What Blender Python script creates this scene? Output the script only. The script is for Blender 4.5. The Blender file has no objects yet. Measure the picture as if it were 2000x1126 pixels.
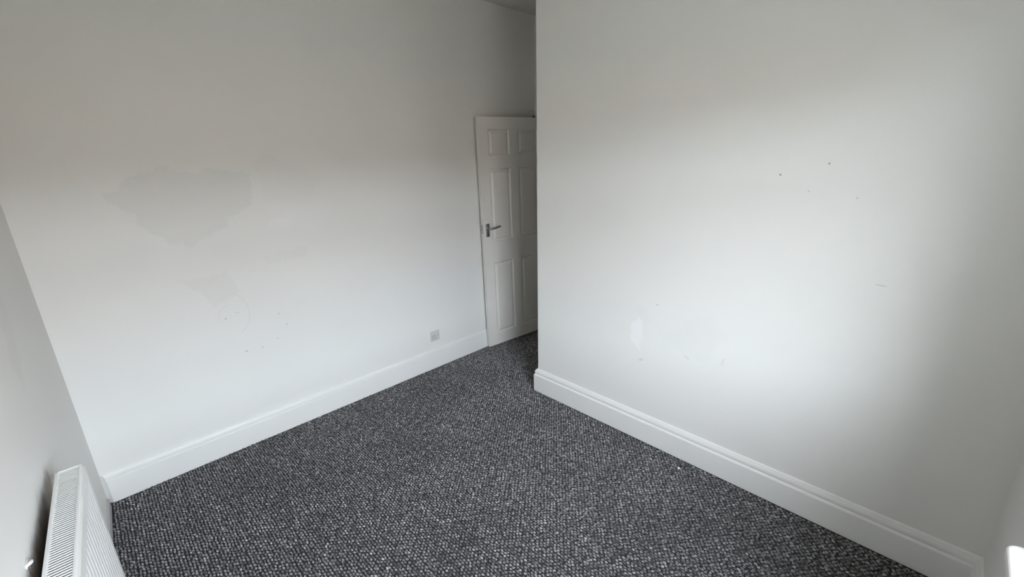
import bpy, bmesh, math, random
import numpy as np
from mathutils import Matrix, Vector

sc = bpy.context.scene
COL = sc.collection

# ------------------------------------------------------------------ camera
W, H = 2000, 1126
F_PX = 848.52
cam_d = bpy.data.cameras.new('camera')
cam = bpy.data.objects.new('camera', cam_d)
COL.objects.link(cam)
cam_d.sensor_width = 36.0
cam_d.lens = F_PX / W * 36.0
cam_d.clip_start = 0.02
CAM = Vector((0.2192, 0.3379, 1.6905))
YAW, PITCH, ROLL = 0.7939, -0.2971, -0.0241
_f = Vector((math.cos(YAW) * math.cos(PITCH), math.sin(YAW) * math.cos(PITCH), math.sin(PITCH)))
_r = Vector((math.sin(YAW), -math.cos(YAW), 0))
_u = _r.cross(_f)
_c, _s = math.cos(ROLL), math.sin(ROLL)
RIGHT = _c * _r + _s * _u
UP = -_s * _r + _c * _u
m = Matrix((RIGHT, UP, -_f)).transposed().to_4x4()
m.translation = CAM
cam.matrix_world = m
sc.camera = cam

# ------------------------------------------------------------------ world, sun, exposure
SKY_STRENGTH = 1.0
world = bpy.data.worlds.new('sky')
sc.world = world
world.use_nodes = True
nt = world.node_tree
nt.nodes.clear()
out = nt.nodes.new('ShaderNodeOutputWorld')
bg = nt.nodes.new('ShaderNodeBackground')
mix = nt.nodes.new('ShaderNodeMix'); mix.data_type = 'RGBA'
sky = nt.nodes.new('ShaderNodeTexSky')
sky.sky_type = 'NISHITA'
sky.sun_disc = False
sky.sun_elevation = math.radians(48)
sky.sun_rotation = math.radians(20)
sky_g = nt.nodes.new('ShaderNodeVectorMath'); sky_g.operation = 'SCALE'; sky_g.inputs['Scale'].default_value = 0.14
nt.links.new(sky.outputs[0], sky_g.inputs[0])
mix.inputs['Factor'].default_value = 0.80          # thin bright cloud over a blue sky
nt.links.new(sky_g.outputs[0], mix.inputs['A'])
mix.inputs['B'].default_value = (0.950, 0.978, 1.07, 1)
nt.links.new(mix.outputs['Result'], bg.inputs['Color'])
bg.inputs['Strength'].default_value = SKY_STRENGTH * 6.5
nt.links.new(bg.outputs[0], out.inputs[0])

sun_d = bpy.data.lights.new('sun', 'SUN')
sun_d.energy = 1.5
sun_d.color = (1.0, 0.93, 0.82)
sun_d.angle = math.radians(3)
sun = bpy.data.objects.new('sun', sun_d)
COL.objects.link(sun)
sun.location = (0, 6, 12)
sun.rotation_euler = (math.radians(-48), 0, math.radians(12))   # stands behind the house, lights the far side of the street

sc.view_settings.view_transform = 'Standard'
sc.view_settings.look = 'None'
sc.view_settings.gamma = 1.0
sc.view_settings.use_curve_mapping = False
sc.view_settings.exposure = 2.50
sc.cycles.max_bounces = 8
sc.cycles.diffuse_bounces = 6
sc.cycles.sample_clamp_indirect = 8.0
sc.cycles.use_denoising = True

# ------------------------------------------------------------------ room dimensions (metres)
XR = 2.386       # right wall plane
YL = 3.174       # back wall plane
YC = 2.289       # where the right wall ends and the door recess begins
HC = 2.823       # ceiling
XD = 3.345       # doorway wall plane
SKEW = math.radians(2.2)    # the radiator wall is slightly out of square
ZF = -0.004      # carpet backing
WIN_X0, WIN_X1, WIN_Z0, WIN_Z1 = 0.34, 1.47, 0.80, 2.11
WALL_T = 0.22

# ------------------------------------------------------------------ helpers
def P(o, label=None, cat=None, group=None, kind=None):
    if label: o['label'] = label
    if cat: o['category'] = cat
    if group: o['group'] = group
    if kind: o['kind'] = kind
    return o

def mesh_obj(name, verts, faces, mat, parent=None, smooth=False, recalc=True):
    me = bpy.data.meshes.new(name)
    me.from_pydata([tuple(v) for v in verts], [], faces)
    if recalc:
        bm = bmesh.new(); bm.from_mesh(me)
        bmesh.ops.recalc_face_normals(bm, faces=bm.faces)
        bm.to_mesh(me); bm.free()
    if smooth:
        for p in me.polygons: p.use_smooth = True
    me.materials.append(mat)
    o = bpy.data.objects.new(name, me)
    COL.objects.link(o)
    if parent: o.parent = parent
    return o

def bm_obj(name, bm, mat, parent=None, smooth=False):
    bmesh.ops.recalc_face_normals(bm, faces=bm.faces)
    me = bpy.data.meshes.new(name)
    bm.to_mesh(me); bm.free()
    if smooth:
        for p in me.polygons: p.use_smooth = True
    me.materials.append(mat)
    o = bpy.data.objects.new(name, me)
    COL.objects.link(o)
    if parent: o.parent = parent
    return o

def empty(name, loc=(0, 0, 0), rz=0.0, parent=None):
    o = bpy.data.objects.new(name, None)
    o.empty_display_size = 0.05
    COL.objects.link(o)
    o.location = loc
    o.rotation_euler = (0, 0, rz)
    if parent: o.parent = parent
    return o

def bbox(bm, lo, hi, bevel=0.0, seg=2):
    r = bmesh.ops.create_cube(bm, size=1.0)
    vs = r['verts']
    c = [(a + b) / 2 for a, b in zip(lo, hi)]
    s = [b - a for a, b in zip(lo, hi)]
    for v in vs:
        v.co = Vector((c[i] + v.co[i] * s[i] for i in range(3)))
    if bevel:
        es = list({e for v in vs for e in v.link_edges})
        bmesh.ops.bevel(bm, geom=es, offset=bevel, segments=seg, profile=0.5, affect='EDGES')
    return bm

def box(name, lo, hi, mat, parent=None, bevel=0.0, seg=2):
    bm = bmesh.new(); bbox(bm, lo, hi, bevel, seg)
    return bm_obj(name, bm, mat, parent, smooth=False)

def tube_into(bm, pts, rad, n=10, cap=True):
    rings = []
    pts = [Vector(p) for p in pts]
    rads = rad if isinstance(rad, (list, tuple)) else [rad] * len(pts)
    prev = None
    for i, p in enumerate(pts):
        d = (pts[min(i + 1, len(pts) - 1)] - pts[max(i - 1, 0)]).normalized()
        if prev is None:
            a = Vector((0, 0, 1)) if abs(d.z) < .9 else Vector((1, 0, 0))
            x = d.cross(a).normalized()
        else:
            x = (prev - d * prev.dot(d)).normalized()
        prev = x
        y = d.cross(x)
        rings.append([bm.verts.new(p + rads[i] * (math.cos(t) * x + math.sin(t) * y))
                      for t in [2 * math.pi * k / n for k in range(n)]])
    for a, b in zip(rings, rings[1:]):
        for k in range(n):
            bm.faces.new((a[k], a[(k + 1) % n], b[(k + 1) % n], b[k]))
    if cap:
        bm.faces.new(rings[0]); bm.faces.new(rings[-1])
    return bm

def sweep(name, profile, path, mat, parent=None, closed_ends=True):
    """profile: (offset from wall, z); path: list of (xy, inward miter vector)"""
    verts, faces = [], []
    n = len(profile)
    for (x, y), (mx, my) in path:
        for d, z in profile:
            verts.append((x + mx * d, y + my * d, z))
    for i in range(len(path) - 1):
        for k in range(n - 1):
            a = i * n + k
            faces.append((a, a + 1, a + n + 1, a + n))
        faces.append((i * n + n - 1, i * n, (i + 1) * n, (i + 1) * n + n - 1))
    if closed_ends:
        faces.append(tuple(range(n))); faces.append(tuple(range((len(path) - 1) * n, len(path) * n)))
    return mesh_obj(name, verts, faces, mat, parent)

# ------------------------------------------------------------------ materials
class NT:
    def __init__(self, name):
        self.m = bpy.data.materials.new(name)
        self.m.use_nodes = True
        self.t = self.m.node_tree
        self.b = self.t.nodes['Principled BSDF']
    def n(self, typ, **kw):
        nd = self.t.nodes.new(typ)
        for k, v in kw.items(): setattr(nd, k, v)
        return nd
    def l(self, a, b): self.t.links.new(a, b)
    def math(self, op, a, b=None, c=None, clamp=False):
        nd = self.n('ShaderNodeMath', operation=op, use_clamp=clamp)
        for i, x in enumerate((a, b, c)):
            if x is None: continue
            if isinstance(x, (int, float)): nd.inputs[i].default_value = x
            else: self.l(x, nd.inputs[i])
        return nd.outputs[0]
    def coords(self):
        tc = self.n('ShaderNodeTexCoord')
        sp = self.n('ShaderNodeSeparateXYZ')
        self.l(tc.outputs['Object'], sp.inputs[0])
        return tc.outputs['Object'], sp.outputs[0], sp.outputs[1], sp.outputs[2]
    def noise(self, vec, scale, detail=3.0, rough=0.55, dist=0.0):
        nd = self.n('ShaderNodeTexNoise')
        nd.inputs['Scale'].default_value = scale
        nd.inputs['Detail'].default_value = detail
        nd.inputs['Roughness'].default_value = rough
        nd.inputs['Distortion'].default_value = dist
        self.l(vec, nd.inputs['Vector'])
        return nd.outputs['Fac']
    def smooth(self, x, lo, hi):
        nd = self.n('ShaderNodeMapRange', interpolation_type='SMOOTHSTEP')
        self.l(x, nd.inputs[0])
        nd.inputs[1].default_value = lo; nd.inputs[2].default_value = hi
        nd.inputs[3].default_value = 0; nd.inputs[4].default_value = 1
        return nd.outputs[0]
    def mixc(self, fac, a, b):
        nd = self.n('ShaderNodeMix', data_type='RGBA')
        if isinstance(fac, (int, float)): nd.inputs['Factor'].default_value = fac
        else: self.l(fac, nd.inputs['Factor'])
        for k, x in (('A', a), ('B', b)):
            if isinstance(x, tuple): nd.inputs[k].default_value = (*x, 1)
            else: self.l(x, nd.inputs[k])
        return nd.outputs['Result']
    def bump(self, h, strength, dist):
        nd = self.n('ShaderNodeBump')
        nd.inputs['Strength'].default_value = strength
        nd.inputs['Distance'].default_value = dist
        self.l(h, nd.inputs['Height'])
        self.l(nd.outputs[0], self.b.inputs['Normal'])
    # marks with a shape of their own
    def poly(self, u, v, pts, wob, soft):
        cx = sum(p[0] for p in pts) / len(pts); cy = sum(p[1] for p in pts) / len(pts)
        r = None
        for (ax, ay), (bx, by) in zip(pts, pts[1:] + pts[:1]):
            nx, ny = by - ay, ax - bx
            L = math.hypot(nx, ny); nx, ny = nx / L, ny / L
            if (cx - ax) * nx + (cy - ay) * ny < 0: nx, ny = -nx, -ny
            e = self.math('MULTIPLY_ADD', u, nx, self.math('MULTIPLY_ADD', v, ny, -(ax * nx + ay * ny)))
            r = e if r is None else self.math('MINIMUM', r, e)
        return self.smooth(self.math('ADD', r, wob), -soft, soft)
    def ell(self, u, v, cu, cv, ru, rv, rot=0.0):
        c, s = math.cos(rot), math.sin(rot)
        du = self.math('SUBTRACT', u, cu); dv = self.math('SUBTRACT', v, cv)
        a = self.math('MULTIPLY_ADD', du, c / ru, self.math('MULTIPLY', dv, s / ru))
        b = self.math('MULTIPLY_ADD', du, -s / rv, self.math('MULTIPLY', dv, c / rv))
        return self.math('SQRT', self.math('ADD', self.math('MULTIPLY', a, a), self.math('MULTIPLY', b, b)))
    def dot(self, u, v, cu, cv, ru, rv, rot=0.0):
        return self.math('SUBTRACT', 1.0, self.smooth(self.ell(u, v, cu, cv, ru, rv, rot), 0.75, 1.25))

def simple(name, col, rough=0.5, metal=0.0, spec=0.5, var=0.03, scale=12.0, bump=0.0):
    t = NT(name)
    o, x, y, z = t.coords()
    f = t.noise(o, scale, 4)
    c2 = tuple(max(0, c * (1 - var)) for c in col); c1 = tuple(min(1, c * (1 + var)) for c in col)
    t.l(t.mixc(f, c2, c1), t.b.inputs['Base Color'])
    t.b.inputs['Roughness'].default_value = rough
    t.b.inputs['Metallic'].default_value = metal
    t.b.inputs['Specular IOR Level'].default_value = spec
    if bump: t.bump(f, bump, 0.002)
    return t.m

WALL = (0.765, 0.752, 0.718)
def wall_mat(name, axis, marks):
    t = NT(name)
    o, x, y, z = t.coords()
    u = x if axis == 'x' else y
    big = t.noise(o, 1.7, 3, 0.5, 0.4)
    fine = t.noise(o, 30, 4, 0.6)
    col = t.mixc(big, tuple(c * 0.972 for c in WALL), tuple(min(1, c * 1.018) for c in WALL))
    wob_n = t.noise(o, 9, 4, 0.6)
    wob = t.math('MULTIPLY', t.math('SUBTRACT', wob_n, 0.5), 0.16)
    for kind, args, amt, tint in marks:
        if kind == 'poly': mk = t.poly(u, z, args[0], wob, args[1])
        elif kind == 'dot': mk = t.dot(u, z, *args)
        elif kind == 'arc':
            (cu, cv, ru, rv, w, side) = args
            e = t.ell(u, z, cu, cv, ru, rv)
            ring = t.math('SUBTRACT', 1.0, t.smooth(t.math('ABSOLUTE', t.math('SUBTRACT', e, 1.0)), w * 0.5, w))
            nx, ny, off = side
            keep = t.smooth(t.math('MULTIPLY_ADD', u, nx, t.math('MULTIPLY_ADD', z, ny, off)), -0.004, 0.004)
            mk = t.math('MULTIPLY', ring, keep)
        col = t.mixc(t.math('MULTIPLY', mk, amt), col, tint)
    t.l(col, t.b.inputs['Base Color'])
    t.b.inputs['Roughness'].default_value = 0.62
    t.b.inputs['Specular IOR Level'].default_value = 0.3
    t.bump(t.math('ADD', fine, t.math('MULTIPLY', big, 3.0)), 0.12, 0.0025)
    return t.m

DARKP = (0.60, 0.59, 0.56); LIGHTP = (0.82, 0.82, 0.81); GREY = (0.30, 0.29, 0.28); DOTC = (0.25, 0.24, 0.23)
M_back = wall_mat('back_wall_paint', 'x', [
    ('poly', ([(0.34, 1.545), (0.55, 1.655), (0.97, 1.635), (0.93, 1.46), (0.60, 1.25), (0.42, 1.40)], 0.012), 0.27, DARKP),
    ('poly', ([(0.55, 1.08), (0.74, 1.10), (0.80, 0.96), (0.66, 0.92)], 0.015), 0.20, DARKP),
    ('poly', ([(0.94, 1.16), (1.22, 1.17), (1.20, 1.10), (0.94, 1.095)], 0.010), 0.14, DARKP),
    ('poly', ([(1.00, 1.36), (1.14, 1.355), (1.13, 1.31), (1.00, 1.32)], 0.008), 0.25, LIGHTP),
    ('poly', ([(0.98, 1.66), (1.05, 1.72), (1.40, 1.60), (1.20, 1.42), (1.02, 1.46)], 0.02), 0.10, DARKP),
    ('arc', (0.70, 0.845, 0.115, 0.135, 0.022, (1, 0, -0.755)), 0.16, GREY),
    ('arc', (0.72, 0.845, 0.060, 0.060, 0.045, (-1, 0.6, 0.19)), 0.14, GREY),
    ('dot', (0.690, 0.830, 0.0045, 0.003), 0.75, DOTC),
    ('dot', (0.744, 0.852, 0.004, 0.002), 0.45, DOTC),
    ('dot', (0.758, 0.850, 0.003, 0.003), 0.55, DOTC),
    ('dot', (0.969, 0.783, 0.005, 0.003), 0.55, DOTC),
    ('dot', (1.004, 0.702, 0.003, 0.006), 0.45, DOTC),
    ('dot', (0.757, 0.602, 0.008, 0.003, 0.3), 0.6, DOTC),
    ('dot', (0.935, 0.630, 0.006, 0.005), 0.2, DOTC),
    ('dot', (0.845, 0.600, 0.007, 0.006), 0.2, DOTC),
])
M_right = wall_mat('right_wall_paint', 'y', [
    ('dot', (0.888, 1.585, 0.0045, 0.0045), 0.75, DOTC),
    ('dot', (0.721, 1.630, 0.005, 0.004), 0.6, DOTC),
    ('dot', (0.775, 1.520, 0.004, 0.003), 0.35, DOTC),
    ('dot', (0.610, 1.500, 0.004, 0.003), 0.35, DOTC),
    ('dot', (1.395, 0.880, 0.004, 0.004), 0.6, DOTC),
    ('poly', ([(1.545, 0.755), (1.505, 0.76), (1.475, 0.665), (1.495, 0.615), (1.53, 0.635)], 0.010), 0.40, (0.86, 0.86, 0.86)),
    ('poly', ([(1.35, 0.72), (1.10, 0.90), (1.02, 0.80), (1.12, 0.64), (1.33, 0.66)], 0.03), 0.10, DARKP),
    ('poly', ([(1.62, 0.86), (1.50, 0.80), (1.40, 0.70), (1.46, 0.84), (1.55, 0.91)], 0.02), 0.07, DARKP),
    ('dot', (1.47, 0.52, 0.018, 0.008, -0.6), 0.18, DOTC),
    ('dot', (1.205, 0.62, 0.020, 0.007, 0.5), 0.14, DOTC),
    ('dot', (1.02, 0.655, 0.006, 0.024, 0.2), 0.12, DOTC),
    ('dot', (0.480, 1.170, 0.020, 0.003, 0.05), 0.25, DOTC),
])
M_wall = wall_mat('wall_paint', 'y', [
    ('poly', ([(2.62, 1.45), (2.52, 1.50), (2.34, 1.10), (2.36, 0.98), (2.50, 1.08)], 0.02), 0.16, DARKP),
    ('poly', ([(2.24, 0.735), (2.24, 0.20), (0.9, 0.20), (0.9, 0.735)], 0.05), 0.8, (0.30, 0.21, 0.135)),   # brown soot with the radiator's shade painted in, on the wall behind it
])
M_plain = wall_mat('plain_wall_paint', 'y', [])
M_ceil = simple('ceiling_paint', (0.68, 0.665, 0.62), 0.8, spec=0.2, var=0.01, bump=0.05)
M_trim = simple('gloss_trim_paint', (0.795, 0.785, 0.758), 0.35, spec=0.45, var=0.012, scale=6)
M_door = simple('door_paint', (0.72, 0.69, 0.64), 0.42, spec=0.4, var=0.012, scale=5)
M_doorback = simple('door_edge_paint', (0.74, 0.70, 0.62), 0.55, var=0.05, scale=20)
M_rad = simple('radiator_enamel', (0.80, 0.79, 0.765), 0.38, spec=0.45, var=0.01)
M_fin = simple('convector_shade_metal', (0.07, 0.055, 0.045), 0.8, var=0.2)
M_steel = simple('brushed_steel', (0.46, 0.46, 0.46), 0.3, metal=1.0, var=0.05, scale=60)
M_dark = simple('dark_metal', (0.06, 0.055, 0.05), 0.6, var=0.2)
M_plast = simple('white_plastic', (0.78, 0.765, 0.74), 0.35, var=0.01)
M_socket = simple('aged_socket_plastic', (0.60, 0.585, 0.565), 0.35, var=0.01)
M_black = simple('socket_hole', (0.01, 0.01, 0.01), 0.9, var=0.1)
M_flake = simple('paint_flake', (0.88, 0.88, 0.87), 0.7, var=0.02)
M_cable = simple('brown_cable', (0.20, 0.12, 0.08), 0.6, var=0.1)
M_upvc = simple('window_plastic', (0.85, 0.85, 0.84), 0.35, var=0.01)
M_sill = simple('sill_gloss', (0.86, 0.85, 0.83), 0.3, var=0.01)
M_strip = simple('bare_grey_strip', (0.46, 0.44, 0.455), 0.7, var=0.06, scale=30)
M_copper = simple('painted_pipe', (0.80, 0.79, 0.77), 0.4, var=0.02)

def brick_mat():
    t = NT('street_brick')
    tc = t.n('ShaderNodeTexCoord'); b = t.n('ShaderNodeTexBrick')
    mp = t.n('ShaderNodeMapping'); mp.inputs['Rotation'].default_value = (math.radians(90), 0, 0)
    t.l(tc.outputs['Object'], mp.inputs[0]); t.l(mp.outputs[0], b.inputs[0])
    b.inputs['Scale'].default_value = 4.0
    b.inputs['Color1'].default_value = (0.34, 0.19, 0.12, 1)
    b.inputs['Color2'].default_value = (0.42, 0.25, 0.16, 1)
    b.inputs['Mortar'].default_value = (0.5, 0.47, 0.42, 1)
    t.l(b.outputs[0], t.b.inputs['Base Color']); t.b.inputs['Roughness'].default_value = 0.9
    return t.m
M_brick = brick_mat()
M_slate = simple('roof_slate', (0.16, 0.16, 0.17), 0.7, var=0.2, scale=3)
M_asph = simple('street_paving', (0.12, 0.105, 0.085), 0.9, var=0.15, scale=3)

def glass_mat():
    t = NT('window_glass')
    tr = t.n('ShaderNodeBsdfTransparent'); gl = t.n('ShaderNodeBsdfGlossy')
    gl.inputs['Roughness'].default_value = 0.02
    lw = t.n('ShaderNodeLayerWeight'); lw.inputs[0].default_value = 0.5
    fr = t.math('MULTIPLY_ADD', t.math('POWER', lw.outputs['Facing'], 5.0), 0.9, 0.04)
    mx = t.n('ShaderNodeMixShader')
    tr.inputs[0].default_value = (0.94, 0.96, 0.95, 1)
    t.l(fr, mx.inputs[0]); t.l(tr.outputs[0], mx.inputs[1]); t.l(gl.outputs[0], mx.inputs[2])
    t.l(mx.outputs[0], t.t.nodes['Material Output'].inputs[0])
    return t.m
M_glass = glass_mat()

def carpet_mat():
    t = NT('charcoal_loop_yarn')
    at = t.n('ShaderNodeAttribute'); at.attribute_name = 'yarn'
    o, x, y, z = t.coords()
    fib = t.noise(o, 330, 3, 0.7)
    patch = t.noise(o, 2.3, 3, 0.5)
    v = t.math('ADD', at.outputs['Fac'], t.math('MULTIPLY', t.math('SUBTRACT', fib, 0.5), 0.5))
    v = t.math('ADD', v, t.math('MULTIPLY', t.math('SUBTRACT', patch, 0.5), 0.25))
    r = t.n('ShaderNodeValToRGB')
    e = r.color_ramp.elements
    e[0].position = 0.05; e[0].color = (0.023, 0.021, 0.022, 1)
    e[1].position = 1.0; e[1].color = (0.51, 0.49, 0.49, 1)
    k = r.color_ramp.elements.new(0.45); k.color = (0.088, 0.083, 0.083, 1)
    k = r.color_ramp.elements.new(0.8); k.color = (0.265, 0.253, 0.254, 1)
    t.l(v, r.inputs[0]); t.l(r.outputs[0], t.b.inputs['Base Color'])
    t.b.inputs['Roughness'].default_value = 0.85
    t.b.inputs['Specular IOR Level'].default_value = 0.25
    t.b.inputs['Sheen Weight'].default_value = 0.15
    return t.m
M_carpet = carpet_mat()
M_under = simple('carpet_backing', (0.018, 0.018, 0.02), 0.95, var=0.2, scale=80)

# ------------------------------------------------------------------ the room shell
S = 'structure'
def wl(s, d, z):
    """point on the radiator wall: s metres from the back corner, d metres out of the wall"""
    return (-math.sin(SKEW) * s + math.cos(SKEW) * d, YL - math.cos(SKEW) * s - math.sin(SKEW) * d, z)

P(box('floor', (-0.6, -WALL_T, -0.12), (4.6, YL + 0.14, ZF), M_under), kind=S)
P(box('ceiling', (-0.6, -WALL_T, HC), (4.6, YL + 0.14, HC + 0.15), M_ceil), kind=S)
P(box('wall_back', (-0.5, YL, ZF), (4.5, YL + 0.13, HC), M_back), kind=S)

# right wall: a solid boxed-out block with a softly rounded outer corner
bm = bmesh.new()
bbox(bm, (XR, 0.0, ZF), (XD, YC, HC))
es = [e for e in bm.edges if all(abs(v.co.x - XR) < 1e-5 and abs(v.co.y - YC) < 1e-5 for v in e.verts)]
bmesh.ops.bevel(bm, geom=es, offset=0.006, segments=4, profile=0.5, affect='EDGES')
P(bm_obj('wall_right', bm, M_right), kind=S)

a = [wl(-0.10, 0, ZF), wl(3.60, 0, ZF), wl(3.60, -0.14, ZF), wl(-0.10, -0.14, ZF)]
b = [(x, y, HC) for x, y, z in a]
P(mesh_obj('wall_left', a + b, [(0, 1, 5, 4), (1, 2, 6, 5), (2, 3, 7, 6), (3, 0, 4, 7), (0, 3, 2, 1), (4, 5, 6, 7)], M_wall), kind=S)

# window wall with its opening
def holed_wall(name, x0, x1, z0, z1, hx0, hx1, hz0, hz1, y0, y1, mat):
    xs = [x0, hx0, hx1, x1]; zs = [z0, hz0, hz1, z1]
    v = [(x, y, z) for y in (y1, y0) for z in zs for x in xs]
    f = []
    for j in range(3):
        for i in range(3):
            if i == 1 and j == 1: continue
            q = [j * 4 + i, j * 4 + i + 1, (j + 1) * 4 + i + 1, (j + 1) * 4 + i]
            f.append(tuple(q)); f.append(tuple(k + 16 for k in reversed(q)))
    inner = [5, 6, 10, 9]
    outer = [0, 1, 2, 3, 7, 11, 15, 14, 13, 12, 8, 4]
    for ring in (inner, outer):
        for k in range(len(ring)):
            p, q = ring[k], ring[(k + 1) % len(ring)]
            f.append((p, q, q + 16, p + 16))
    return mesh_obj(name, v, f, mat)
P(holed_wall('wall_front', -0.55, XD, ZF, HC, WIN_X0, WIN_X1, WIN_Z0, WIN_Z1, -WALL_T, 0.0, M_plain), kind=S)

# doorway wall at the end of the recess, lining, architrave, hall beyond
DO_Y0, DO_Y1, DO_Z = 2.318, 3.036, 1.995
v = []
poly = [(YC - 0.02, ZF), (DO_Y0, ZF), (DO_Y0, DO_Z), (DO_Y1, DO_Z), (DO_Y1, ZF), (YL, ZF), (YL, HC), (YC - 0.02, HC)]
n = len(poly)
v = [(XD, y, z) for y, z in poly] + [(XD + 0.11, y, z) for y, z in poly]
f = [tuple(range(n)), tuple(range(2 * n - 1, n - 1, -1))] + [(i, (i + 1) % n, (i + 1) % n + n, i + n) for i in range(n)]
P(mesh_obj('wall_doorway', v, f, M_plain), kind=S)
P(box('wall_hall_far', (4.40, 1.2, ZF), (4.5, YL, HC), M_plain), kind=S)
P(box('wall_hall_side', (XD + 0.11, 1.2, ZF), (4.40, 1.3, HC), M_plain), kind=S)
P(box('wall_hall_near', (XD, 1.2, ZF), (XD + 0.11, YC - 0.02, HC), M_plain), kind=S)

def frame_strip(name, y0, y1, z0, z1, w, x0, x1, mat, bev=0.003):
    bm = bmesh.new()
    bbox(bm, (x0, y0 - w, z0), (x1, y0, z1 + w), bev, 1)
    bbox(bm, (x0, y1, z0), (x1, y1 + w, z1 + w), bev, 1)
    bbox(bm, (x0, y0, z1), (x1, y1, z1 + w), bev, 1)
    return bm_obj(name, bm, mat)
P(frame_strip('trim_1', DO_Y0 + 0.012, DO_Y1 - 0.012, ZF, DO_Z - 0.001, 0.012, XD + 0.002, XD + 0.108, M_trim, 0.001), kind=S)   # door lining
bm = bmesh.new()
bbox(bm, (XD - 0.016, DO_Y1 + 0.036, ZF), (XD, DO_Y1 + 0.085, DO_Z + 0.065), 0.004, 2)
bbox(bm, (XD - 0.016, YC + 0.001, DO_Z + 0.008), (XD, DO_Y1 + 0.036, DO_Z + 0.065), 0.004, 2)
P(bm_obj('trim_2', bm, M_trim), kind=S)                        # architrave

# ------------------------------------------------------------------ skirting boards
prof_R = [(0, ZF), (0.0215, ZF), (0.0215, 0.124), (0.0205, 0.1275), (0.0150, 0.1335), (0.0135, 0.1350),
          (0.0140, 0.1385), (0.0160, 0.1430), (0.0162, 0.1500), (0.0145, 0.1580), (0.0120, 0.1625), (0.0095, 0.1635),
          (0.0098, 0.1655), (0.0080, 0.1700), (0.0030, 0.1745), (0, 0.1755)]
prof_L = [(0, ZF), (0.0195, ZF), (0.0195, 0.1270), (0.0185, 0.1293), (0.0150, 0.1300), (0.0150, 0.1318), (0.0172, 0.1324),
          (0.0168, 0.1450), (0.0150, 0.1530), (0.0105, 0.1600), (0.0040, 0.1650), (0, 0.1660)]
sk = math.tan(SKEW)
P(sweep('baseboard_back', prof_L, [((0, YL), (math.cos(SKEW), -1)), ((XD, YL), (-0.0, -1))], M_trim), kind=S)
P(sweep('baseboard_right', prof_R, [((XR, 0.0), (-1, 1)), ((XR, YC), (-1, 1)), ((XD - 0.02, YC), (0, 1))], M_trim), kind=S)
e0 = wl(0, 0, 0); e1 = wl(3.174 / math.cos(SKEW), 0, 0)
P(sweep('baseboard_front', prof_R, [((e1[0], 0.0), (1, 1)), ((XR, 0.0), (-1, 1))], M_trim), kind=S)

a = [wl(0.045, 0.0005, ZF), wl(3.10, 0.0005, ZF), wl(3.10, 0.010, ZF), wl(0.045, 0.010, ZF)]
b = [(x, y, 0.048) for x, y, z in a]
P(mesh_obj('trim_3', a + b, [(0, 1, 5, 4), (1, 2, 6, 5), (2, 3, 7, 6), (3, 0, 4, 7), (0, 3, 2, 1), (4, 5, 6, 7)], M_strip), kind=S)   # low grey strip at the foot of the radiator wall

# ------------------------------------------------------------------ window (behind the camera) and its sill
win = P(empty('window_1', (0, -0.15, 0)), kind=S)
def ring(name, x0, x1, z0, z1, w, y0, y1, mat, parent, bev=0.004):
    bm = bmesh.new()
    bbox(bm, (x0, y0, z0), (x0 + w, y1, z1), bev, 1); bbox(bm, (x1 - w, y0, z0), (x1, y1, z1), bev, 1)
    bbox(bm, (x0 + w, y0, z0), (x1 - w, y1, z0 + w), bev, 1); bbox(bm, (x0 + w, y0, z1 - w), (x1 - w, y1, z1), bev, 1)
    return bm_obj(name, bm, mat, parent)
ring('window_frame', WIN_X0, WIN_X1, WIN_Z0, WIN_Z1, 0.055, -0.035, 0.035, M_upvc, win)
zt = WIN_Z1 - 0.42
box('transom', (WIN_X0 + 0.055, -0.03, zt - 0.03), (WIN_X1 - 0.055, 0.03, zt + 0.03), M_upvc, win, 0.004, 1)
box('window_pane', (WIN_X0 + 0.05, -0.003, WIN_Z0 + 0.05), (WIN_X1 - 0.05, 0.003, zt - 0.028), M_glass, win)
box('window_pane', (WIN_X0 + 0.05, -0.003, zt + 0.028), (WIN_X1 - 0.05, 0.003, WIN_Z1 - 0.05), M_glass, win)

# window board: rounded horns past the reveal, nosing into the room
def sill():
    z0, z1 = WIN_Z0 - 0.022, WIN_Z0 + 0.004
    xa, xb, yf, r = WIN_X0 - 0.07, WIN_X1 + 0.12, 0.102, 0.028
    pts = [(WIN_X0 + 0.001, -0.113), (WIN_X1 - 0.001, -0.113), (WIN_X1 - 0.001, 0.001), (xb, 0.001)]
    for k in range(7):
        t = math.radians(90 * k / 6); pts.append((xb - r + r * math.cos(t), yf - r + r * math.sin(t)))
    for k in range(7):
        t = math.radians(90 + 90 * k / 6); pts.append((xa + r + r * math.cos(t), yf - r + r * math.sin(t)))
    pts += [(xa, 0.001), (WIN_X0 + 0.001, 0.001)]
    n = len(pts)
    v = [(x, y, z1) for x, y in pts] + [(x, y, z0) for x, y in pts]
    f = [tuple(range(n)), tuple(range(2 * n - 1, n - 1, -1))] + [(i, (i + 1) % n, (i + 1) % n + n, i + n) for i in range(n)]
    o = mesh_obj('window_sill', v, f, M_sill)
    md = o.modifiers.new('bevel', 'BEVEL'); md.width = 0.007; md.segments = 3; md.limit_method = 'ANGLE'
    return o
so = sill(); P(so, kind=S)

# portal so the sky is sampled through the window opening
pd = bpy.data.lights.new('window_portal', 'AREA')
pd.shape = 'RECTANGLE'; pd.size = WIN_X1 - WIN_X0; pd.size_y = WIN_Z1 - WIN_Z0
pd.cycles.is_portal = True
po = bpy.data.objects.new('window_portal', pd); COL.objects.link(po)
po.location = ((WIN_X0 + WIN_X1) / 2, -WALL_T + 0.01, (WIN_Z0 + WIN_Z1) / 2)
po.rotation_euler = (math.radians(90), 0, 0)

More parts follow.
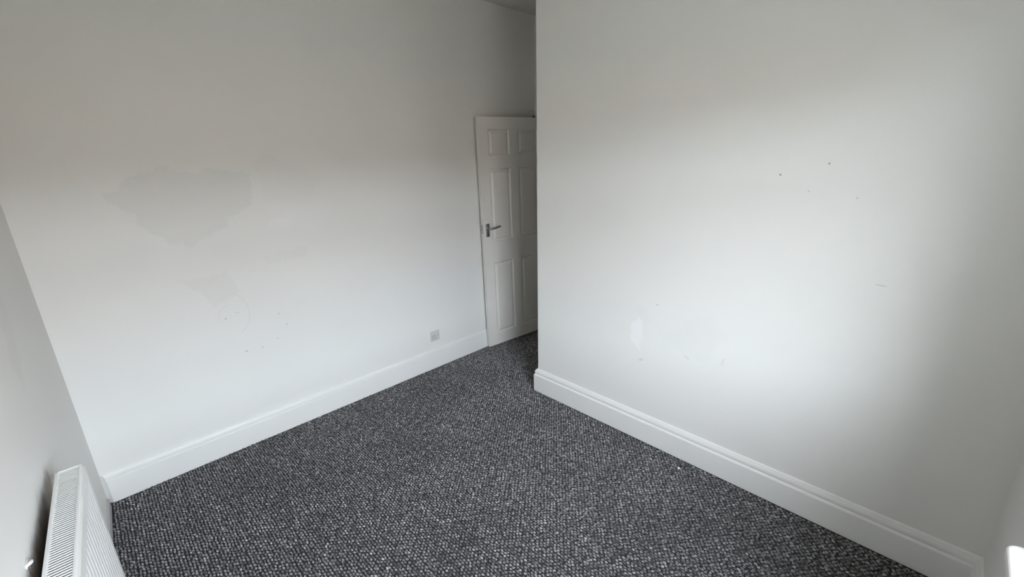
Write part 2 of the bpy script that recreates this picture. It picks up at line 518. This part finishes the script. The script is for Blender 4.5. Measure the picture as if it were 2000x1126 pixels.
# ------------------------------------------------------------------ the street outside the window
P(box('street_ground', (-80, -90, -0.55), (80, -WALL_T - 0.02, -0.35), M_asph), kind=S)
v = [(-60, -28, -0.35), (60, -28, -0.35), (60, -28, 3.6), (-60, -28, 3.6), (-60, -36, -0.35), (60, -36, -0.35), (60, -36, 3.6), (-60, -36, 3.6)]
P(mesh_obj('skyline_blocker', v, [(0, 1, 2, 3), (5, 4, 7, 6), (1, 5, 6, 2), (4, 0, 3, 7), (3, 2, 6, 7), (0, 4, 5, 1)], M_brick), kind=S)  # unseen terrace, added to block the low sky from the room
v = [(-60.2, -27.7, 3.55), (60.2, -27.7, 3.55), (60.2, -36.3, 3.55), (-60.2, -36.3, 3.55), (-60.2, -32, 5.5), (60.2, -32, 5.5)]
P(mesh_obj('skyline_blocker_roof', v, [(0, 1, 5, 4), (2, 3, 4, 5), (3, 0, 4), (1, 2, 5), (0, 3, 2, 1)], M_slate), kind=S)  # its added roof, ridge height set to shape the window light

# ------------------------------------------------------------------ carpet pile: tens of thousands of loops in rows along the room
RS0, RLEN, RZ0, RZ1, RD0, RD1 = 1.021, 1.20, 0.18, 0.78, 0.0310, 0.0895      # radiator, measured from the back corner
CS, CZ = 1.432, 0.778                                                        # cable clip
PIPES = [(*wl(RS0 - 0.035, RD1 - 0.018, 0)[:2], 0.009), (*wl(RS0 + RLEN + 0.035, RD1 - 0.018, 0)[:2], 0.009), (*wl(CS - 0.004, 0.0235, 0)[:2], 0.003)]
def carpet():
    rng = np.random.default_rng(7)
    px, py = 0.0124, 0.0205
    xs = np.arange(-0.13, 3.42, px); nrow = len(xs)
    ys = np.arange(0.0, YL, py)
    X, Y = np.meshgrid(xs, ys, indexing='ij')
    Y = Y + (np.arange(nrow) % 2)[:, None] * py * 0.5
    low = np.concatenate([np.zeros(X.size, bool), np.ones(X.size, bool)])   # second set: ground threads between the crests
    X = np.concatenate([X.ravel(), X.ravel()]); Y = np.concatenate([Y.ravel(), Y.ravel() + py * 0.5])
    X = X + rng.normal(0, 0.0013, len(X)); Y = Y + rng.normal(0, 0.0021, len(X))
    t = 0.0195
    xl = -(YL - Y) * math.tan(SKEW) + 0.0155
    keep = (X > xl) & (Y < YL - t - 0.006) & (Y > t + 0.01) & (((Y < YC + 0.034) & (X < XR - 0.0265)) | ((Y >= YC + 0.034) & (X < 3.42)))
    for hx, hy, hr in PIPES:
        keep &= (X - hx) ** 2 + (Y - hy) ** 2 > (hr + 0.012) ** 2
    X = X[keep]; Y = Y[keep]; low = low[keep]; N = len(X)
    hgt = np.where(low, 0.0036, 0.0082) * rng.uniform(0.78, 1.2, N)
    rl = np.where(low, 0.0060, 0.0074) * rng.uniform(0.82, 1.15, N); rw = np.where(low, 0.0056, 0.0047) * rng.uniform(0.82, 1.15, N)
    ang = rng.normal(0.30, 0.22, N)
    K = 6
    th = np.arange(K) * 2 * np.pi / K
    ring = np.stack([np.cos(th), np.sin(th)], 1)
    base = np.zeros((3 * K + 1, 3))
    base[:K, :2] = ring * 0.92; base[:K, 2] = 0
    base[K:2 * K, :2] = ring; base[K:2 * K, 2] = 0.42
    base[2 * K:3 * K, :2] = ring * 0.60; base[2 * K:3 * K, 2] = 0.84
    base[3 * K] = (0, 0, 1.0)
    V = np.repeat(base[None], N, 0)
    lx = V[:, :, 0] * rw[:, None] * (1 + rng.normal(0, 0.08, (N, 3 * K + 1))); ly = V[:, :, 1] * rl[:, None] * (1 + rng.normal(0, 0.06, (N, 3 * K + 1)))
    ly = ly + V[:, :, 2] * 0.0020                       # the loops lean a little
    c, s = np.cos(ang)[:, None], np.sin(ang)[:, None]
    co = np.empty_like(V)
    co[:, :, 0] = X[:, None] + lx * c - ly * s
    co[:, :, 1] = Y[:, None] + lx * s + ly * c
    co[:, :, 2] = ZF - 0.0015 + V[:, :, 2] * hgt[:, None] * (1 + rng.normal(0, 0.07, (N, 3 * K + 1)))
    NV = 3 * K + 1
    F3, F4 = [], []
    for k in range(K):
        F4.append((k, (k + 1) % K, K + (k + 1) % K, K + k)); F4.append((K + k, K + (k + 1) % K, 2 * K + (k + 1) % K, 2 * K + k)); F3.append((2 * K + k, 2 * K + (k + 1) % K, 3 * K))
    F4 = np.array(F4); F3 = np.array(F3)
    off = (np.arange(N) * NV)[:, None, None]
    q = (F4[None] + off).reshape(N, -1); tr = (F3[None] + off).reshape(N, -1)
    loops = np.concatenate([q, tr], 1).ravel().astype(np.int32)
    sizes = np.tile(np.array([4] * (2 * K) + [3] * K, dtype=np.int32), N)
    starts = np.concatenate([[0], np.cumsum(sizes)[:-1]]).astype(np.int32)
    me = bpy.data.meshes.new('carpet_pile')
    me.vertices.add(N * NV); me.vertices.foreach_set('co', co.ravel())
    me.loops.add(len(loops)); me.loops.foreach_set('vertex_index', loops)
    me.polygons.add(len(sizes)); me.polygons.foreach_set('loop_start', starts)
    me.polygons.foreach_set('use_smooth', np.ones(len(sizes), dtype=bool))
    me.update(calc_edges=True); me.validate()
    yarn = np.clip((np.where(low, 0.30, 0.655) + rng.normal(0, 0.11, N))[:, None] + rng.normal(0, 0.13, (N, NV)), 0, 1)
    at = me.attributes.new('yarn', 'FLOAT', 'POINT')
    at.data.foreach_set('value', yarn.ravel().astype(np.float32))
    me.materials.append(M_carpet)
    o = bpy.data.objects.new('carpet_pile', me); COL.objects.link(o)
    P(o, 'charcoal grey woven loop carpet covering the whole floor', 'carpet', kind='stuff')
    print('carpet loops', N)
carpet()

# ------------------------------------------------------------------ the six-panel door, standing open against the back wall
DW, DH, DT = 0.711, 1.981, 0.035
DA = 0.1199
door = P(empty('door_1', (2.642, YL - 0.0640, 0.008), -DA), kind=S)
door.rotation_euler = (0, -0.0165, -DA)      # the leaf has dropped on its hinges   # local x along the leaf, -y towards the room
PAN = [(0.094, 0.312, 1.684, 1.886), (0.404, 0.622, 1.684, 1.886),
       (0.094, 0.312, 0.968, 1.578), (0.404, 0.622, 0.968, 1.578),
       (0.094, 0.312, 0.112, 0.780), (0.404, 0.622, 0.112, 0.780)]
def leaf():
    xs = sorted({0.0, DW, *[p[0] for p in PAN], *[p[1] for p in PAN]})
    zs = sorted({0.0, DH, *[p[2] for p in PAN], *[p[3] for p in PAN]})
    holes = [(p[0], p[2]) for p in PAN]
    idx = {}; v = []; f = []
    def vid(x, y, z):
        k = (round(x, 5), round(y, 5), round(z, 5))
        if k not in idx: idx[k] = len(v); v.append((x, y, z))
        return idx[k]
    for i in range(len(xs) - 1):
        for j in range(len(zs) - 1):
            x0, x1, z0, z1 = xs[i], xs[i + 1], zs[j], zs[j + 1]
            f.append(tuple(vid(x, DT, z) for x, z in ((x0, z0), (x0, z1), (x1, z1), (x1, z0))))
            if (x0, z0) in holes:
                d1, d2 = 0.0045, 0.010          # quirk step then a hollow slope down to the panel bed
                rings = [(0, 0.0), (0.004, d1), (0.012, d2), (0.024, d2)]
                R = [[vid(x0 + o, d, z0 + o), vid(x1 - o, d, z0 + o), vid(x1 - o, d, z1 - o), vid(x0 + o, d, z1 - o)] for o, d in rings]
                for a_, b_ in zip(R, R[1:]):
                    for k in range(4): f.append((a_[k], a_[(k + 1) % 4], b_[(k + 1) % 4], b_[k]))
                f.append(tuple(R[-1]))
            else:
                f.append(tuple(vid(x, 0, z) for x, z in ((x0, z0), (x1, z0), (x1, z1), (x0, z1))))
    for i in range(len(xs) - 1):
        for z in (0, DH): f.append(tuple(vid(*q) for q in ((xs[i], 0, z), (xs[i + 1], 0, z), (xs[i + 1], DT, z), (xs[i], DT, z))))
    for j in range(len(zs) - 1):
        for x in (0, DW): f.append(tuple(vid(*q) for q in ((x, 0, zs[j]), (x, 0, zs[j + 1]), (x, DT, zs[j + 1]), (x, DT, zs[j]))))
    return mesh_obj('door_leaf', v, f, M_door, door)
leaf()
for (x0, x1, z0, z1) in PAN:       # raised field of each panel
    o1, o2 = 0.016, 0.034
    v = []
    for o_, d in ((o1, 0.0102), (o1, 0.0085), (o2, 0.0015)):
        v += [(x0 + o_, d, z0 + o_), (x1 - o_, d, z0 + o_), (x1 - o_, d, z1 - o_), (x0 + o_, d, z1 - o_)]
    f = [(3, 2, 1, 0), (8, 9, 10, 11)]
    for k in range(4):
        f += [(k, (k + 1) % 4, 4 + (k + 1) % 4, 4 + k), (4 + k, 4 + (k + 1) % 4, 8 + (k + 1) % 4, 8 + k)]
    mesh_obj('door_panel', v, f, M_door, door)
# latch in the free edge
lt = box('latch_plate', (-0.0015, 0.006, 1.050), (0.001, 0.029, 1.125), M_steel, door, 0.0008, 1)
lt['label'] = 'steel latch plate in the door edge'
box('latch_bolt', (-0.011, 0.0125, 1.078), (0.0, 0.0225, 1.098), M_steel, lt, 0.002, 1)
# lever handle on its short back plate
hd = empty('door_handle', (0.042, 0, 1.075), parent=door); hd['label'] = 'chrome lever handle on a short back plate'
box('back_plate', (-0.0190, -0.007, -0.056), (0.0190, 0.0, 0.056), M_steel, hd, 0.003, 2)
bm = bmesh.new()
tube_into(bm, [(0, -0.005, 0.018), (0, -0.014, 0.018)], 0.0125, 14)
tube_into(bm, [(0, -0.012, 0.018), (0, -0.034, 0.018), (0.003, -0.043, 0.018), (0.012, -0.049, 0.018), (0.030, -0.050, 0.019),
               (0.060, -0.049, 0.022), (0.085, -0.047, 0.025), (0.100, -0.046, 0.027), (0.108, -0.045, 0.028)],
          [0.009, 0.009, 0.0095, 0.010, 0.010, 0.0092, 0.0085, 0.0082, 0.006], 14)
bm_obj('lever', bm, M_steel, hd, smooth=True)
bm = bmesh.new()
tube_into(bm, [(0, -0.0072, -0.028), (0, -0.0076, -0.028)], 0.0045, 10)
bbox(bm, (-0.0018, -0.0076, -0.043), (0.0018, -0.0072, -0.028))
bm_obj('keyhole', bm, M_black, hd)
for zz in (0.045, -0.049):
    bm = bmesh.new(); tube_into(bm, [(0, -0.0069, zz), (0, -0.0082, zz)], 0.0032, 10)
    bm_obj('screw', bm, M_dark, hd)
# hook over the top edge, hinges
bm = bmesh.new()
bbox(bm, (0.588, 0.004, DH - 0.001), (0.600, DT - 0.004, DH + 0.003))
bbox(bm, (0.588, 0.004, DH + 0.002), (0.600, 0.012, DH + 0.018), 0.003, 2)
bm_obj('hook', bm, M_dark, door)['label'] = 'small dark metal catch on the top edge of the door'
for zz in (0.22, 0.99, 1.76):
    bm = bmesh.new(); tube_into(bm, [(DW + 0.003, 0.0, zz - 0.04), (DW + 0.003, 0.0, zz + 0.04)], 0.005, 10)
    bbox(bm, (DW - 0.001, 0.002, zz - 0.04), (DW + 0.001, 0.030, zz + 0.04))
    bm_obj('hinge', bm, M_steel, door)

# ------------------------------------------------------------------ wall socket
sk_ = P(empty('wall_socket', (2.094, YL, 0.277)), 'white single plug socket on the back wall above the skirting board', 'socket')
bm = bmesh.new(); bbox(bm, (-0.043, -0.009, -0.043), (0.043, 0, 0.043), 0.0035, 3)
bm_obj('face_plate', bm, M_socket, sk_)
for (x, z, hx, hz) in ((-0.008, 0.004, 0.0024, 0.0052), (-0.019, -0.017, 0.0042, 0.0022), (0.003, -0.017, 0.0042, 0.0022)):
    box('pin_slot', (x - hx, -0.0094, z - hz), (x + hx, -0.0086, z + hz), M_black, sk_)
for x in (-0.030, 0.030):
    bm = bmesh.new(); tube_into(bm, [(x, -0.0088, 0), (x, -0.0098, 0)], 0.0033, 12)
    bm_obj('screw', bm, M_dark, sk_)
box('rocker_switch', (0.010, -0.0125, 0.010), (0.021, -0.0086, 0.030), M_socket, sk_, 0.0015, 2)

# ------------------------------------------------------------------ radiator on the left wall
o_ = wl(RS0, 0, 0)
rad = P(empty('radiator', (o_[0], o_[1], 0), -SKEW), 'white convector radiator with slatted top grille on the left wall', 'radiator')
# local x = out of the wall, local y = towards the back wall (the radiator runs to -RLEN)
prof = []      # (y, x) ridged front face
pitch, nr = 0.0333, int((RLEN - 0.06) / 0.0333)
y = -0.030
prof.append((-0.004, 0.0)); prof.append((y, 0.0))
for k in range(nr):
    y0 = y - k * pitch
    prof += [(y0 - 0.006, 0.0), (y0 - 0.011, -0.0014), (y0 - 0.022, -0.0014), (y0 - 0.027, 0.0)]
prof.append((-RLEN + 0.004, 0.0))
zs = [RZ0 + 0.004, RZ0 + 0.030, RZ0 + 0.050, RZ1 - 0.062, RZ1 - 0.042, RZ1 - 0.010]
sc_ = [0, 0, 1, 1, 0, 0]
v, f = [], []
for z, k in zip(zs, sc_):
    for yy, dx in prof: v.append((RD1 - 0.004 + dx * k, yy, z))
n = len(prof)
for j in range(len(zs) - 1):
    for i in range(n - 1):
        f.append((j * n + i, j * n + i + 1, (j + 1) * n + i + 1, (j + 1) * n + i))
pn = mesh_obj('front_panel', v, f, M_rad, rad, recalc=False)
md = pn.modifiers.new('thickness', 'SOLIDIFY'); md.thickness = 0.010; md.offset = -1.0
md.use_even_offset = False
# side covers
for yy in (-0.0, -RLEN):
    y0, y1 = (yy - 0.0025, yy) if yy == 0 else (yy, yy + 0.0025)
    box('side_panel', (RD0, y0, RZ0 + 0.01), (RD1, y1, RZ1 - 0.001), M_rad, rad, 0.001, 1)
# top grille: rim with its own slats
bm = bmesh.new()
bbox(bm, (RD0 - 0.001, -RLEN, RZ1 - 0.012), (RD0 + 0.008, 0, RZ1), 0.002, 2)
bbox(bm, (RD1 - 0.007, -RLEN, RZ1 - 0.014), (RD1 + 0.001, 0, RZ1), 0.003, 3)
bbox(bm, (RD0, -0.005, RZ1 - 0.010), (RD1, 0, RZ1), 0.0015, 1)
bbox(bm, (RD0, -RLEN, RZ1 - 0.010), (RD1, -RLEN + 0.005, RZ1), 0.0015, 1)
gr = bm_obj('top_grille', bm, M_rad, rad)
PS = 0.0098
bm = bmesh.new(); bbox(bm, (RD0 + 0.006, -0.0026, RZ1 - 0.0032), (RD1 - 0.005, 0.0026, RZ1 - 0.0010), 0.0008, 1)
slat0 = bm_obj('slat', bm, M_rad, gr)
ns = int((RLEN - 0.012) / PS)
slat0.location = (0, -0.010, 0)
for k in range(1, ns):
    s = slat0.copy(); COL.objects.link(s); s.parent = gr; s.location = (0, -0.010 - k * PS, 0)
# convector fins inside, coloured near black to paint in the shade between the slats
bm = bmesh.new()
for k in range(int(RLEN / 0.014) - 3):
    yy = -0.03 - k * 0.014
    bbox(bm, (RD0 + 0.004, yy - 0.0006, RZ0 + 0.06), (RD1 - 0.016, yy + 0.0006, RZ1 - 0.022))
bbox(bm, (RD0 + 0.003, -RLEN + 0.02, RZ0 + 0.05), (RD0 + 0.0045, -0.02, RZ1 - 0.02))
fo = bm_obj('convector_fins', bm, M_fin, rad)
for yy in (-0.74, -RLEN + 0.18):
    bm = bmesh.new()
    bbox(bm, (0.0012, yy - 0.02, RZ0 + 0.08), (0.003, yy + 0.02, RZ1 - 0.10)); bbox(bm, (0.0012, yy - 0.002, RZ0 + 0.10), (RD0 + 0.002, yy + 0.002, RZ0 + 0.14))
    bbox(bm, (0.0012, yy - 0.002, RZ1 - 0.16), (RD0 + 0.002, yy + 0.002, RZ1 - 0.12))
    bm_obj('wall_bracket', bm, M_steel, rad)
for yy, sg in ((0.0, 1), (-RLEN, -1)):
    bm = bmesh.new()
    xm = RD1 - 0.018
    tube_into(bm, [(xm, yy - sg * 0.002, RZ0 + 0.035), (xm, yy + sg * 0.045, RZ0 + 0.035)], 0.009, 12)
    tube_into(bm, [(xm, yy + sg * 0.035, RZ0 + 0.05), (xm, yy + sg * 0.035, RZ0 - 0.01)], 0.013, 12)
    vv = bm_obj('valve', bm, M_plast, rad)
    bm = bmesh.new(); tube_into(bm, [(xm, yy + sg * 0.035, RZ0 - 0.008), (xm, yy + sg * 0.035, ZF + 0.0005)], 0.0075, 12)
    bm_obj('pipe', bm, M_copper, rad)

# ------------------------------------------------------------------ cable clip on the left wall, with its cable
def wall_frame_s(yw): return (YL - yw) / math.cos(SKEW)
o_ = wl(CS, 0, 0)
clip = P(empty('cable_clip', (o_[0], o_[1], CZ), -SKEW), 'small white plastic clip on the left wall behind the radiator', 'clip')
bm = bmesh.new()
tube_into(bm, [(0.002, -0.012, 0.004), (0.007, -0.008, 0.006), (0.009, 0.0, 0.004), (0.008, 0.009, 0.0), (0.003, 0.016, -0.004)],
          [0.003, 0.0042, 0.0046, 0.0042, 0.003], 10)
bbox(bm, (0.0, -0.014, -0.003), (0.004, 0.018, 0.008), 0.0015, 1)
bm_obj('clip_body', bm, M_plast, clip, smooth=True)
bm = bmesh.new(); tube_into(bm, [(0.003, -0.010, 0.002), (0.0055, -0.010, 0.002)], 0.002, 8)
bm_obj('nail', bm, M_steel, clip)
bm = bmesh.new()
pts = [wl(CS + 0.006, 0.0055, CZ - 0.002), wl(CS + 0.005, 0.006, CZ - 0.010), wl(CS + 0.003, 0.005, CZ - 0.022), wl(CS + 0.001, 0.0035, CZ - 0.045),
       wl(CS - 0.002, 0.003, CZ - 0.10), wl(CS - 0.004, 0.003, CZ - 0.35), wl(CS - 0.004, 0.0235, CZ - 0.62), wl(CS - 0.004, 0.0235, ZF + 0.0005)]
tube_into(bm, pts, 0.0013, 8)
P(bm_obj('cable', bm, M_cable, smooth=True), 'thin brown cable hanging from the white clip down behind the radiator', 'cable')

# ------------------------------------------------------------------ crumbs of paint on the carpet
def flake(x, y, r, seed, label):
    rr = random.Random(seed)
    n = 7
    v = [(r * (0.7 + 0.5 * rr.random()) * math.cos(2 * math.pi * k / n), r * (0.6 + 0.5 * rr.random()) * math.sin(2 * math.pi * k / n), 0) for k in range(n)]
    v2 = [(a * 0.8, b * 0.8, 0.0035 + 0.002 * rr.random()) for a, b, c in v]
    f = [tuple(range(n)), tuple(range(2 * n - 1, n - 1, -1))] + [(i, (i + 1) % n, (i + 1) % n + n, i + n) for i in range(n)]
    o = mesh_obj('paint_flake', v + v2, f, M_flake)
    o.location = (x, y, 0.0)
    P(o, label, 'flake', 'white crumbs on the carpet')
flake(2.28, 1.143, 0.0085, 3, 'white crumb on the carpet near the right skirting board')
flake(0.534, 2.953, 0.004, 5, 'tiny white crumb on the carpet near the left back corner')
